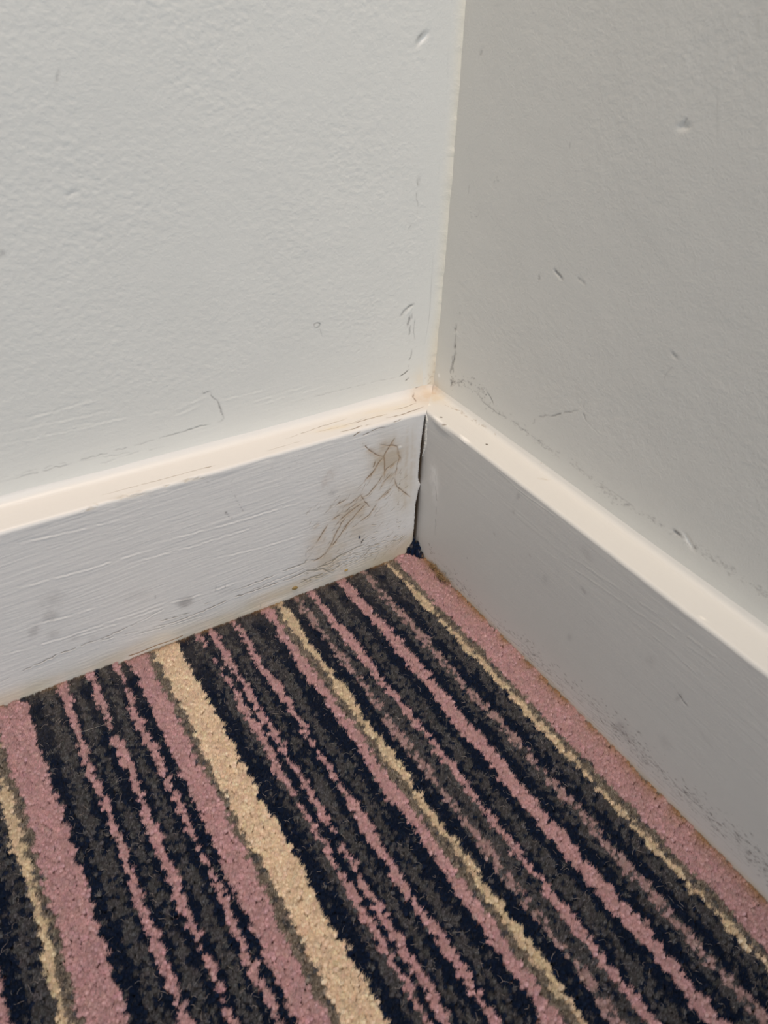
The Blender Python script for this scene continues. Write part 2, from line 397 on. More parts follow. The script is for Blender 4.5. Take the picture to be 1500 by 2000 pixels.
for i, pts in enumerate(cr):
    BL.stroke(LF(*pts), 1.3, 0, (.54, .40, .26), .42, .1, .3, seed=i)
    BL.stroke(LF(*pts), .34, .30, (.20, .12, .06), .85, .18, .3, seed=i+50)
r = np.random.default_rng(5)
for i in range(150):     # hairline crazing around them
    x0 = r.uniform(600, 800); y0 = r.uniform(890, 1080)
    if y0 < 900+(800-x0)*.45: continue
    l = r.uniform(6, 22); an = r.uniform(.7, 1.1)
    BL.stroke(LF((x0, y0), (x0-l*math.cos(an), y0+l*math.sin(an))), .25, .12, (.30, .22, .15), .55, .2, .3, seed=i)
# flaking column near the end and the chewed paint by the foot
BL.specks(LF((783, 925), (778, 960), (778, 1000), (772, 1040)), .6, 45, .35, (.2, .15, .1), .75, .3, 1.0, 1.3, 31)
BL.blot(*LF((781, 873))[0], 1.2, .9, .4, -.25, (.95, .94, .9), .8, .2, 3)
BL.stroke(LF((702, 1046), (703, 1053)), .7, .5, (.07, .08, .12), 1, 0, .1)
BL.stroke(LF((711, 1052), (705, 1063)), .6, .5, (.10, .09, .09), 1, 0, .1)
for i in range(150):
    x0 = r.uniform(600, 795); t_ = (x0-600)/195; y0 = 1152-t_*85-10-abs(r.normal())*(9+14*t_)-2
    l = r.uniform(3, 14); an = r.uniform(-.1, .6)
    q = LF((x0, y0), (x0-l*math.cos(an), y0+l*math.sin(an)))
    BL.stroke(q, .35, .25, (.30, .24, .16), .55, .15, .3, seed=i)
    BL.stroke([(a_, b_-.0006) for a_, b_ in q], .35, -.2, None, 0, .1, .3, seed=i)
for i, pts in enumerate(([(620, 1108), (660, 1088), (700, 1068), (712, 1062)], [(565, 1130), (600, 1115), (630, 1112), (648, 1120)],
      [(665, 1085), (645, 1100), (622, 1108)], [(617, 1093), (598, 1095), (596, 1100), (560, 1112)],
      [(585, 1140), (600, 1131), (625, 1124)], [(664, 1098), (662, 1106), (655, 1108)])):
    BL.stroke(LF(*pts), .5, .4, (.25, .20, .13), .65, .1, .5, seed=i+7)
# long horizontal cracks above the foot, running left
for i, (pts, al) in enumerate((
    ([(600, 1117), (560, 1132), (500, 1152), (460, 1165), (400, 1192), (340, 1215), (300, 1226)], .85),
    ([(600, 1098), (560, 1113), (500, 1138), (455, 1154)], .7), ([(600, 1108), (540, 1132), (480, 1158)], .5),
    ([(425, 1172), (400, 1180)], .9), ([(370, 1197), (340, 1206), (310, 1214)], .85),
    ([(268, 1216), (240, 1228), (215, 1240), (180, 1253), (120, 1275), (60, 1303), (0, 1333)], .8),
    ([(270, 1232), (230, 1242), (180, 1256)], .5), ([(400, 1200), (330, 1222), (250, 1244)], .4),
    ([(330, 1185), (290, 1205), (262, 1219)], .3))):
    BL.stroke(LF(*pts), .34, .28, (.22, .18, .14), al, .22, .5, seed=i+20)
    BL.stroke([(a_, b_-.0008) for a_, b_ in LF(*pts)], .5, -.18, None, 0, .1, .5, seed=i+20)
for (x0, y0, x1, y1) in ((0, 1280, 240, 1205), (120, 1250, 330, 1180), (200, 1215, 330, 1172), (300, 1185, 480, 1130), (60, 1220, 200, 1180),
                         (20, 1150, 300, 1070), (250, 1100, 520, 1020), (300, 1060, 600, 975), (30, 1060, 280, 1000), (420, 1090, 600, 1040)):
    q = LF((x0, y0), ((x0+x1)/2, (y0+y1)/2+3), (x1, y1))
    BL.stroke(q, .7, .14, None, 0, .25, .4, seed=x0); BL.stroke([(a_, b_-.0013) for a_, b_ in q], .6, -.14, None, 0, .25, .4, seed=x0)
# dull finger smudges
SM = (.44, .42, .41)
BL.blot(*LF((361, 1176))[0], 5.5, 4.2, .1, 0, SM, .75, .35, 40, 2.0)
BL.blot(*LF((104, 1170))[0], 7, 6, .1, 0, SM, .30, .6, 41, 1.5)
BL.blot(*LF((98, 1203))[0], 4.2, 4.0, .1, 0, SM, .42, .4, 42, 1.6)
BL.blot(*LF((66, 1232))[0], 3.0, 4.5, .4, 0, SM, .45, .4, 43, 1.6)
BL.blot(*LF((104, 1239))[0], 3.5, 3.0, .1, 0, SM, .32, .4, 44, 1.6)
BL.blot(*LF((145, 1245))[0], 3, 2.5, .1, 0, SM, .25, .4, 45, 1.6)
BL.blot(*LF((180, 1246))[0], 3, 2.5, .1, 0, SM, .20, .4, 46, 1.6)
BL.blot(*LF((262, 1165))[0], 9, 5, .1, 0, SM, .16, .9, 47, 1.3)
BL.blot(*LF((440, 1155))[0], 6, 3, .1, 0, SM, .15, .9, 48, 1.3)
for pts in ([(440, 1142), (439, 1150)], [(422, 1145), (420, 1155)], [(509, 1180), (508, 1186)], [(597, 1080), (597, 1088)], [(303, 1162), (303, 1170)]):
    BL.stroke(LF(*pts), .35, .05, GREY, .6, 0, .1, seed=3)
BL.specks(LF((415, 950), (428, 975), (440, 1000), (458, 1020)), .6, 30, .38, GREY, .55, .15, 1.0, .9, 50)
BL.specks(LF((445, 955), (462, 975), (475, 1000)), .8, 26, .35, GREY, .5, .15, 1.0, .9, 51)
BL.specks(LF((400, 945), (600, 900), (690, 880)), 2.0, 40, .3, GREY, .25, .06, 2.0, .1, 52)
BL.blot(*LF((640, 935))[0], 4, 8, .6, 0, (.55, .47, .42), .35, .8, 53)
BL.blot(*LF((650, 960))[0], 3, 3, .3, 0, GREY, .25, .8, 54)
# chips and cracks on the top and its front edge
BL.specks(LF((150, 1004), (240, 972), (300, 956), (390, 934)), .7, 110, .4, (.45, .38, .28), .5, .25, 2.2, .1, 60, 0.6)
BL.blot(*LF((255, 968))[0], 9, 1.6, .15, .35, (.45, .40, .32), .45, .5, 61)
BL.blot(*LF((378, 936))[0], 7, 1.0, .15, .3, (.5, .44, .34), .5, .5, 62)
tc = [([(559, 856), (590, 845), (625, 833), (677, 817)], .30, .4), ([(616, 844), (650, 836), (690, 825), (714, 816)], .26, .35),
      ([(665, 843), (690, 837), (705, 832), (720, 829)], .34, .85), ([(690, 826), (720, 818), (755, 809)], .3, .7),
      ([(755, 816), (780, 811), (795, 806), (815, 799), (827, 794)], .36, .85), ([(770, 801), (795, 794), (812, 787)], .28, .6),
      ([(694, 847), (700, 842), (705, 840)], .3, .9), ([(715, 843), (740, 832), (755, 829)], .3, .6), ([(770, 822), (785, 816)], .25, .5),
      ([(200, 966), (260, 950), (320, 934), (380, 918), (420, 908)], .28, .35), ([(400, 913), (420, 908)], .4, .6),
      ([(520, 880), (560, 868), (590, 860)], .25, .25)]
for i, (pts, wd, al) in enumerate(tc):
    BL.stroke(LT(*pts), wd*1.15, .3, (.20, .12, .06), min(1, al*1.5), .08, .3, seed=i+3)
BL.blot(*LT((655, 835))[0], 12, 3.0, .15, 0, (.80, .68, .46), .38, .5, 70)
BL.blot(*LT((760, 800))[0], 26, 6, .1, 0, (.82, .72, .54), .35, .5, 71)
BL.blot(*LT((835, 770))[0], 13, 13, 0, 0, (.66, .50, .34), .6, .5, 72)
BL.stroke(LT((830, 757), (820, 760), (808, 766)), .42, .5, (.10, .06, .03), 1, 0, .15, seed=91)
BL.stroke(LT((808, 771), (806, 776), (811, 781), (812, 785)), .45, .3, (.22, .12, .06), .8, 0, .2)

z, out, nz, no, marks = board_profile(BL, TL, FL)
# the end of the left board: ragged crack against the right board; u is measured along the wall
gz = np.array([-.02, .0, .012, .028, .043, .055, .060, .066, .078, .095, .108, .118, .122])
gg = np.array([3.8, 3.6, 3.4, 3.5, 3.7, 1.9, 0.5, 3.0, 3.0, 2.7, 1.9, .8, .2])*1e-3
gap = np.interp(z, gz, gg)+0.00022*vnoise(z*700, z*0, 2)+0.00012*vnoise(z*2500, z*0, 3)
gap = np.clip(gap, 0, None)*np.clip((out-0.004)/0.010, 0, 1)
start = TR*1.0+gap
top_ = np.clip((BL.s-marks[0])/(ER*1.5), 0, 1)
start = start*(1-top_)+TR*np.clip(out/TL, 0, 1)*top_
BL.h *= 1-top_*np.clip(1-(BL.u-.012)/.030, 0, 1)
u = BL.u; near = np.clip(1-u/0.06, 0, 1)
front_like = np.clip((out-0.0)/1e-5, 0, 1)
uu = start*near + u*(1-near)+u*near*0.55
uu = np.where(u < 0.06, start+(0.06-start)*(u/0.06), u)
# sample positions were laid out on plain u, so carry the marks over by resampling the near-corner columns
idx = np.searchsorted(BL.U, 0.06)
for j in range(BL.u.shape[1]):
    x_new = uu[:idx, j]
    BL.h[:idx, j] = np.interp(x_new, BL.U, BL.h[:, j])
    for k in range(3):
        BL.c[:idx, j, k] = np.interp(x_new, BL.U, BL.c[:, j, k])
# bottom end of the left board curls up where it meets the corner
curl = np.clip(1-(uu-TR)/0.021, 0, 1)**1.5*0.0150
zz = z+curl*np.clip(1-z/0.04, 0, 1)*(z > -0.02)
# rolled edge into the crack
roll = np.exp(-(uu-start)/0.0009)*0.0007*(z < H-0.003)
P = np.stack([-uu, -(out-roll), zz], -1); N = np.stack([uu*0, -no, nz], -1)
bl = add_surface('baseboard_left', BL, P, N, board_mat, True)
# bare timber end grain inside the crack
zc = np.linspace(-.006, H-.0015, 120); dy = np.linspace(0.0009, TL-0.001, 8)
Z_, D_ = np.meshgrid(zc, dy, indexing='ij')
g_ = np.clip(np.interp(Z_, gz, gg), .0003, None)
g_ = g_*np.clip((TL-D_-0.004)/0.010, 0, 1)
Pe = np.stack([-(TR+g_)-0.0001, -(TL-D_), Z_+0.0135*np.clip(1-Z_/0.04, 0, 1)], -1)
f, c = grid_faces(*Z_.shape, False)
wood = make_mat('old_timber', rough=0.9, spec=0.1, bump=(700, 0.0004))
ce = np.zeros(Z_.shape+(3,))+np.array((.17, .105, .05))
ce = ce*(1+.4*vnoise(Z_*800, D_*300, 3))[..., None]
o = link_mesh('end_grain', Pe.reshape(-1, 3), f, c, wood, ce.reshape(-1, 3), bl)

BR = Surf(axis(0.0, 0.352, 0.00045, 1.6), fine_s(TR, FRR), (0.77, 0.765, 0.74))
u, s = BR.u*1e3, BR.s*1e3
front = 1/(1+np.exp((s-edge)/0.6))
BR.h += (0.022*fbm(u/30, (s+0.03*u)/1.2, 81, 3, .6)+0.03*np.exp(-((s-100)/22)**2)*fbm(u/45, s/2.2, 83, 2))*front + (1-front)*0.02*fbm(u/20, s/2, 85, 2)
BR.h += 0.22*fbm(u/70, s/60, 87, 2)+0.03*fbm(u/8, s/8, 89, 3)
BR.h += 0.22*np.exp(-((s-edge)/2.0)**2)*fbm(u/16, s*0, 91, 3)
BR.h += 0.9*np.exp(-((s-edge+1)/2.5)**2)*np.exp(-((u-44)/9)**2)      # lumpy paint by the corner
low = np.exp(-(np.clip(s-0.5, 0, None)/2.2)**2)
BR.c = BR.c*(1-.5*low[..., None])+np.array((.70, .62, .48))*.5*low[..., None]
foot = RF((850, 1120), (960, 1240), (1080, 1350), (1200, 1460), (1300, 1560), (1400, 1650), (1500, 1750))
up = lambda q, d: [(a_, b_+d) for a_, b_ in q]
BR.specks(up(foot, .009), 3.0, 520, .30, (.16, .15, .14), .62, .1, 1.8, 0, 101, 3.5)
BR.specks(up(foot[1:], .015), 4.0, 480, .30, (.17, .16, .15), .60, .1, 1.8, 0, 102, 3)
BR.specks(up(foot[3:], .013), 3.6, 420, .32, (.17, .16, .16), .60, .1, 1.6, 0, 103, 4)
BR.specks(up(foot[:2], .010), 6.0, 90, .35, (.15, .13, .12), .60, .1, 1.5, .3, 104, 3)
for i in range(9):
    BR.stroke(up(foot, .004+i*.0016+.001*math.sin(i*2.3)), .28, .06, GREY, .25, .55, .5, seed=i+5)
for x_, y_, ru, rs, al in ((1213, 1420, 5, 7, .40), (1225, 1440, 5, 6, .30), (1113, 1245, 3, 4, .22), (1012, 970, 2.2, 4, .35), (1003, 1000, 2.2, 2.2, .35),
    (966, 1043, 2.2, 1.6, .35), (1140, 1153, 4, 2, .38), (1325, 1362, 2, 5, .35), (1270, 1290, 4, 6, .15), (1063, 1133, 4, 6, .16), (1146, 1083, 9, 4, .22),
    (1300, 1450, 6, 6, .15), (1375, 1440, 8, 2, .12), (934, 1242, 1, 1, .6), (913, 1090, 1, 1, .6), (1035, 1085, 2, 1.2, .3), (985, 1225, 1.4, 1.4, .3), (1250, 1600, 3, 3, .2)):
    BR.blot(*RF((x_, y_))[0], ru*.6, rs*.6, -.3, .02, (.36, .34, .34), al*1.0, .6, x_)
BR.stroke(RF((1322, 1352), (1333, 1366), (1343, 1380)), .5, .15, GREY, .5, .2, .3)
BR.stroke(RF((960, 910), (985, 930), (1010, 955), (1100, 1020)), .4, -.08, None, 0, .2, .3)
BR.stroke(RF((1070, 1080), (1150, 1130), (1250, 1200), (1400, 1300)), .6, -.07, None, 0, .3, .4)
BR.stroke(RF((1070, 1060), (1150, 1110), (1300, 1210), (1500, 1360)), .7, -.07, None, 0, .3, .4, seed=3)
BR.stroke(RF((1180, 1175), (1300, 1260), (1420, 1370)), .5, -.06, None, 0, .3, .4, seed=4)
# pale filler smear beside the crack and paint flap
BR.blot(*RF((846, 930))[0], 5, 8, .1, -.15, (.95, .95, .93), 1, .6, 120)
BR.blot(*RF((850, 955))[0], 4, 10, .1, -.1, (.93, .93, .91), .8, .8, 121)
BR.stroke(RF((851, 930), (853, 990), (850, 1045)), .5, .1, GREY, .35, .4, .5, seed=33)
BR.specks(RF((838, 1065), (848, 1085), (852, 1110)), 2.0, 60, .35, (.2, .15, .1), .6, .1, 1, 1, 34)
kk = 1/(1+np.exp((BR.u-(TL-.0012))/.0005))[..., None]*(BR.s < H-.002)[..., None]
BR.c = BR.c*(1-.93*kk)+np.array((.15, .095, .05))*.93*kk  # brown dirt in the gap, painted dark to deepen the shade there
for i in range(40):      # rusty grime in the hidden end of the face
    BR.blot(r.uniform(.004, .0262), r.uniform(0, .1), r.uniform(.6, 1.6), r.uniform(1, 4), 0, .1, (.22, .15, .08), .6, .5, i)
# top marks
BR.specks(RT((868, 790), (890, 800), (925, 822), (950, 838)), .5, 60, .4, (.35, .27, .18), .6, .15, 1.6, 0, 130)
BR.specks(RT((950, 838), (1010, 880), (1080, 925)), .35, 14, .4, (.4, .32, .22), .5, .1, 1.6, 0, 131)
BR.blot(*RT((951, 868))[0], .9, .9, .2, .1, (.10, .07, .04), 1, .2, 132, 2)
BR.blot(*RT((862, 815))[0], 1.0, .9, .2, .1, (.10, .07, .04), .9, .2, 133, 2)
BR.blot(*RT((868, 828))[0], 1.6, .6, .5, .1, (.2, .14, .09), .7, .3, 134, 2)
BR.blot(*RT((909, 857))[0], 5.5, 1.1, 0, -.15, (.97, .96, .93), 1, .15, 135, 2.5)
BR.blot(RT((909, 857))[0][0], H-.0012, 5.0, 1.0, 0, -.15, (.97, .96, .93), .8, .15, 136, 2)
BR.blot(*RT((855, 818))[0], 5.5, 1.0, 0, -.15, (.97, .96, .93), .9, .25, 136, 2)
BR.blot(*RT((836, 790))[0], 1.8, 1.8, 0, -.15, (.96, .94, .88), .9, .3, 137, 2)
BR.blot(*RT((855, 775))[0], 9, 8, 0, 0, (.74, .62, .45), .55, .5, 138)
BR.blot(*RT((845, 765))[0], 5, 5, 0, 0, (.60, .42, .27), .55, .6, 139)
BR.blot(*RT((1062, 936))[0], 3, .8, .8, 0, (.5, .42, .3), .35, .6, 140)
BR.blot(*RT((1373, 1207))[0], 2, .8, .2, -.1, (.95, .93, .88), .8, .6, 141)
z, out, nz, no, mk = board_profile(BR, TR, FRR)
top_ = np.clip((BR.s-mk[0])/(ER*1.5), 0, 1)
BR.h *= 1-top_*np.clip(1-(BR.u-.012)/.030, 0, 1)
st_ = TL*np.clip(out/TR, 0, 1)*top_
idx = np.searchsorted(BR.U, .05)
un = BR.u.copy(); un[:idx] = st_[:idx]+(.05-st_[:idx])*(BR.u[:idx]/.05)
for j in range(un.shape[1]):
    if top_[0, j] > 0:
        BR.h[:idx, j] = np.interp(un[:idx, j], BR.U, BR.h[:, j])
        for k in range(3): BR.c[:idx, j, k] = np.interp(un[:idx, j], BR.U, BR.c[:, j, k])
P = np.stack([-out, -un, z], -1); N = np.stack([-no, BR.u*0, nz], -1)
br = add_surface('baseboard_right', BR, P, N, board_mat, False)

# curled paint film standing along the crack
zf = np.linspace(.084, .1180, 90); af = np.linspace(0, 1, 9)
Zf, Af = np.meshgrid(zf, af, indexing='ij')
cx = -TR-0.0010-0.0006*np.cos(Af*math.pi)*0
wf = 0.0030+0.0008*vnoise(Zf*120, Zf*0, 7)
wf = wf*np.clip((0.1195-Zf)/0.006, 0.2, 1)*np.clip((Zf-0.082)/0.012, .2, 1)
pf = np.stack([-TR-0.0002-0.0007*np.sin(Af*math.pi), -TL-0.0002-wf*Af+0.0008, Zf], -1)
pf[..., 0] -= 0.0002*vnoise(Zf*900, Af*4, 8)
f, c = grid_faces(*Zf.shape, False)
film = link_mesh('paint_film', pf.reshape(-1, 3), f, c, board_mat, np.zeros((Zf.size, 3))+np.array((.82, .80, .74)), br)
film['label'] = 'curled strip of lifting paint beside the crack'

# ------------------------------------------------------------------ carpet
NAVY = (0.0065, 0.0150, 0.042); CHAR = (0.070, 0.072, 0.082); TAUPE = (0.18, 0.160, 0.140); PINK = (0.63, 0.415, 0.45); CREAM = (0.93, 0.755, 0.59); MUTE = (0.48, 0.345, 0.36); SAND = (0.78, 0.66, 0.50)
# (distance from the right wall in mm where the stripe starts, yarn), going away from the wall
STR = [(-60, 'N'), (10, 'P'), (43.8, 'T'), (48.1, 'S'), (52.2, 'C'), (60.5, 'N'), (67.7, 'M'), (73.1, 'C'), (78.4, 'N'),
       (84.8, 'P'), (93.3, 'N'), (99.7, 'C'), (107.9, 'N'), (110.9, 'P'), (116.2, 'C'), (124.2, 'M'), (128.9, 'N'), (136.6, 'S'),
       (142.0, 'T'), (146.2, 'P'), (153.8, 'N'), (161.9, 'C'), (168.4, 'N'), (171.0, 'P'), (175.4, 'N'), (179.4, 'C'), (185.4, 'N'),
       (187.9, 'P'), (192.1, 'N'), (195.3, 'P'), (199.6, 'C'), (203.7, 'N'), (212.9, 'K'), (229.6, 'T'), (233.6, 'P'), (246.7, 'N'),
       (251.0, 'P'), (255.4, 'N'), (258.6, 'C'), (264.3, 'N'), (267.0, 'P'), (272.1, 'N'), (275.4, 'C'), (281.4, 'N'), (284.1, 'P'),
       (289.5, 'N'), (291.8, 'C'), (299.6, 'N'), (307.0, 'P'), (324.6, 'T'), (327.8, 'S'), (332.9, 'C'), (342, 'N'), (349, 'P'),
       (357, 'N'), (364, 'C'), (372, 'N')]
PER = 330.0
for k in range(1, 6):
    STR += [(x0+PER*k, y0) for x0, y0 in STR[1:57] if x0+PER*k > 372+PER*(k-1)]
sx = np.array([a for a, _ in STR]); sy = np.array([{'N': 0, 'C': 1, 'T': 2, 'P': 3, 'K': 4, 'M': 5, 'S': 6}[b] for _, b in STR])
YARN = np.array([NAVY, CHAR, TAUPE, PINK, CREAM, MUTE, SAND])
TH = 0.004275
def yarn_index(x, y, rnd):
    uu = -(x+y*math.tan(TH))*1e3; row = np.floor(-y*1e3/4.2); v = -y*1e3
    i = np.clip(np.searchsorted(sx, uu)-1, 0, len(sx)-1)
    # each stripe edge wanders by row
    edge_lo = sx[i]; seed = i.astype(float)*7.3
    def wander(j):
        j = np.clip(j, 0, len(sx)-1)
        h = _tab[(row.astype(int)*13+j*57) & 511, (j*131) & 511]
        return 0.9*h+1.5*(0.5-(v/4.2-row))+1.15*vnoise(v/26, j*3.7+0.5, 2)+0.8*vnoise(v/9, j*5.1+.5, 6)
    wdt = np.append(np.diff(sx), 9.)
    nar = np.where((sy == 3) | (sy == 6) | (sy == 5), np.where(wdt < 7, np.where(sy == 3, .50, .30), .45), 0.)      # leaning light yarn covers its neighbours
    lo = sx[i]+wander(i); hi = sx[np.clip(i+1, 0, len(sx)-1)]+wander(i+1)
    i1_ = np.clip(i+1, 0, len(sx)-1); i0_ = np.clip(i-1, 0, len(sx)-1)
    lo = lo+nar[i]-nar[i0_]; hi = hi-nar[i]+nar[i1_]
    j = np.where(uu < lo, i-1, np.where(uu > hi, i+1, i)); j = np.clip(j, 0, len(sx)-1)
    y_ = sy[j]
    # heather: charcoal stripes flecked with navy and back
    y_ = np.where((y_ == 1) & (rnd < .22), 0, y_); y_ = np.where((y_ == 0) & (rnd > .94), 1, y_)
    y_ = np.where((y_ == 5) & (rnd < .30), 1, y_)
    y_ = np.where((y_ == 2) & (rnd < .15), 1, y_)
    # dark tuft of the pattern in the very corner
    return y_

def add_translucency(m, k):
    nt = m.node_tree; b = nt.nodes['Principled BSDF']; out = nt.nodes['Material Output']
    a = [n for n in nt.nodes if n.type == 'ATTRIBUTE'][0]
    t = nt.nodes.new('ShaderNodeBsdfTranslucent'); nt.links.new(a.outputs['Color'], t.inputs['Color'])
    x = nt.nodes.new('ShaderNodeMixShader'); x.inputs[0].default_value = k
    nt.links.new(b.outputs[0], x.inputs[1]); nt.links.new(t.outputs[0], x.inputs[2]); nt.links.new(x.outputs[0], out.inputs['Surface'])
floor_mat = make_mat('carpet_backing', rough=1.0, spec=0.0, bump=(500, 0.002))
pile_mat = make_mat('carpet_yarn', rough=0.95, spec=0.08, sheen=0.04); add_translucency(pile_mat, 0.12)
X = np.r_[np.arange(-0.66, 0.0, 0.0035), 0.0]; X = np.r_[np.arange(-1.6, -0.66, 0.004), X]
Y = X.copy()
gx, gy = np.meshgrid(X, Y, indexing='ij')
ci = yarn_index(gx, gy, rng.random(gx.shape))
f, c = grid_faces(*gx.shape, False)
zz = -0.0052+0.0004*rng.random(gx.shape)
o = link_mesh('floor', np.stack([gx, gy, zz], -1).reshape(-1, 3), f, c, floor_mat, YARN[ci].reshape(-1, 3)*0.8)
o['kind'] = 'structure'

# pile: every tuft a splayed bunch of yarn ends
PX, PY = 0.0021, 0.0021
ax_ = np.arange(-0.52, 0.0, PX); ay_ = np.arange(-0.52, 0.0, PY)
tx, ty = np.meshgrid(ax_, ay_, indexing='ij')
tx = tx + (np.arange(len(ay_)) % 2)[None, :]*PX*0.5
tx = tx.ravel(); ty = ty.ravel()
tx = tx+rng.normal(0, .00050, tx.size); ty = ty+rng.normal(0, .00050, ty.size)
d = np.stack([tx, ty, tx*0], 1)-CAM
q = d@R.T; ix = 750+1500*q[:, 0]/-q[:, 2]; iy = 1000-1500*q[:, 1]/-q[:, 2]
keep = (tx < -TR-0.0007) & (ty < -TL-0.0006) & (ix > -420) & (ix < 1640) & (iy < 2200)
extra = (tx < -TR-0.0007) & (ty < 0) & (ty > -TL-0.0006) & (ty > -TL-0.0006) & (tx > -TR-0.0060)      # pushed into the gap in the corner
keep |= extra
tx, ty = tx[keep], ty[keep]
n = tx.size
rnd = rng.random(n)
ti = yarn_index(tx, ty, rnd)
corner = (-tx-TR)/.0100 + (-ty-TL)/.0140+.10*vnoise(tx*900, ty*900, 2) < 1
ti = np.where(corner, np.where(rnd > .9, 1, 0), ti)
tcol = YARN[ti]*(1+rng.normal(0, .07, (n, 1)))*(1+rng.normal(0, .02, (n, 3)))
K = 34
nf = n*K
def rep(a): return np.repeat(a, K, axis=0)
rr = np.sqrt(rng.random(nf))*0.00150; an = rng.random(nf)*2*math.pi
light = rep((ti == 3) | (ti == 4) | (ti == 6))
bx = rep(tx)+rr*np.cos(an)*.8; by = rep(ty)+rr*np.sin(an)*.8
lw = 0.5*vnoise(rep(tx)*220, rep(ty)*220, 3)*0.001
tipx = bx+0.0009+lw+rr*np.cos(an)*.25+rng.normal(0, .00042, nf)
tipy = by+0.0007+.5*lw+rr*np.sin(an)*.25+rng.normal(0, .00042, nf)
tipz = -0.00005-0.0009*rng.random(nf)**1.3-0.0004*(rr/0.0015)**2+rep(rng.normal(0, .00015, n))
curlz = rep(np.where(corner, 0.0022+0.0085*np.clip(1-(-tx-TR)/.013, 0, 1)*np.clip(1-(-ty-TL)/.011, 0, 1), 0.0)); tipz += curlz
lift = 0.0016*np.exp(-np.clip(-tx-TR, 0, None)/0.004)+np.where((-tx > .045) & (-tx < .252), -0.0012, 0.0010)*np.exp(-np.clip(-ty-TL, 0, None)/0.0035)
tipz += rep(lift)
# keep tips off the boards, up to a little brushing
tipx = np.minimum(tipx, -TR-0.0004); 
inl = rep(ty) < -TL
tipy = np.where(inl, np.minimum(tipy, -TL-0.0003), tipy)
bx = np.minimum(bx, -TR-.0004); by = np.where(inl, np.minimum(by, -TL-.0003), by)
A_ = np.stack([bx, by, tipz-0.0022], 1); T_ = np.stack([tipx, tipy, tipz], 1)
rad = np.where(light, .00024, .00021)*(0.75+.5*rng.random(nf))
ang0 = rng.random(nf)*2*math.pi
V = np.empty((nf, 4, 3), np.float32)
for k in range(3):
    a = ang0+k*2*math.pi/3
    V[:, k] = A_+np.stack([np.cos(a), np.sin(a), a*0], 1)*rad[:, None]
V[:, 3] = T_
fc = rep(tcol)*(1+rng.normal(0, .13, (nf, 1)))
heather = rep((ti == 1) | (ti == 2)) & (rng.random(nf) < .16)
fc[heather] = fc[heather]*3.0
heather = rep(ti == 0) & (rng.random(nf) < .07); fc[heather] = np.array((.045, .048, .055))
ds = (.38*np.exp(-np.clip(-tipy-TL, 0, None)/.030)*np.clip(.7+.8*vnoise(tipx*160, tipy*160, 15), 0, 1)*(rng.random(nf) < .8)*rep((ti != 3) & (ti != 4) & (ti != 6) & ~corner))[:, None]
fc = fc*(1-ds)+np.array((.27, .245, .21))*ds
# brown grime on yarn against the boards
gr = np.exp(-np.clip((-tipx-TR)-.0008, 0, None)/.0032)*np.clip(.85+.9*vnoise(tipy*120, tipy*0, 5), 0, 1)*(-tipy > TL+.010)
gr = np.maximum(gr, .8*np.exp(-np.clip((-tipy-TL)-.0006, 0, None)/.0012)*np.clip(.5+.9*vnoise(tipx*150, tipx*0, 6), 0, 1)*(-tipx > TR+.018))
gr = (gr*.88)[:, None]
fc = fc*(1-gr)+np.array((.40, .25, .12))*gr
VC = np.empty((nf, 4, 3), np.float32)
VC[:] = fc[:, None, :]
base = (np.arange(nf)*4)[:, None]
fl = (base+np.array([0, 1, 3, 1, 2, 3, 2, 0, 3])[None]).ravel()
cn = np.full(nf*3, 3)
# the packed body of each tuft under its loose ends
sides = 7; k_ = np.arange(sides)*2*math.pi/sides
prof = [(1.0, -0.0050), (1.15, -0.0032), (1.05, -0.0022), (.65, -0.00165)]
zt = rng.normal(0, .00016, n)+np.where(corner, curlz[::K], 0)+lift
D = np.empty((n, sides*4+1, 3), np.float32)
for i, (rad_, z_) in enumerate(prof):
    rr_ = rad_*0.00125*(1+rng.normal(0, .10, (n, sides)))
    D[:, i*sides:(i+1)*sides, 0] = np.minimum(tx[:, None]+np.cos(k_)*rr_+0.0009*i/4, -TR-.0003)
    D[:, i*sides:(i+1)*sides, 1] = ty[:, None]+np.sin(k_)*rr_
    D[:, i*sides:(i+1)*sides, 2] = z_+(zt[:, None] if i else 0)+rng.normal(0, .00014, (n, sides))
D[:, -1, 0] = np.minimum(tx+.0010, -TR-.0003); D[:, -1, 1] = ty; D[:, -1, 2] = -0.00150+zt
inb = (ty < -TL)[:, None]
D[:, :, 1] = np.where(inb, np.minimum(D[:, :, 1], -TL-.0003), D[:, :, 1])
DC = np.empty((n, sides*4+1, 3), np.float32); DC[:] = fc.reshape(n, K, 3).mean(1)[:, None, :]
DC *= 1+rng.normal(0, .10, DC.shape[:2])[..., None]
q4 = [[i*sides+j, i*sides+(j+1) % sides, (i+1)*sides+(j+1) % sides, (i+1)*sides+j] for i in range(3) for j in range(sides)]
t3 = [[3*sides+j, 3*sides+(j+1) % sides, 4*sides] for j in range(sides)]
base2 = (np.arange(n)*(sides*4+1))[:, None]+nf*4
fl2 = np.concatenate([base2+np.array(q4).ravel()[None], base2+np.array(t3).ravel()[None]], 1).ravel()
cn2 = np.tile(np.array([4]*len(q4)+[3]*len(t3)), n)
o = link_mesh('carpet_pile', np.concatenate([V.reshape(-1, 3), D.reshape(-1, 3)]), np.concatenate([fl, fl2]), np.concatenate([cn, cn2]), pile_mat,
              np.clip(np.concatenate([VC.reshape(-1, 3), DC.reshape(-1, 3)]), 0, 1))
pile = o
o['kind'] = 'stuff'; o['label'] = 'striped navy, charcoal, dusty pink and cream cut pile carpet in the corner'; o['category'] = 'carpet'
print('pile', n, 'tufts', nf, 'fibres')

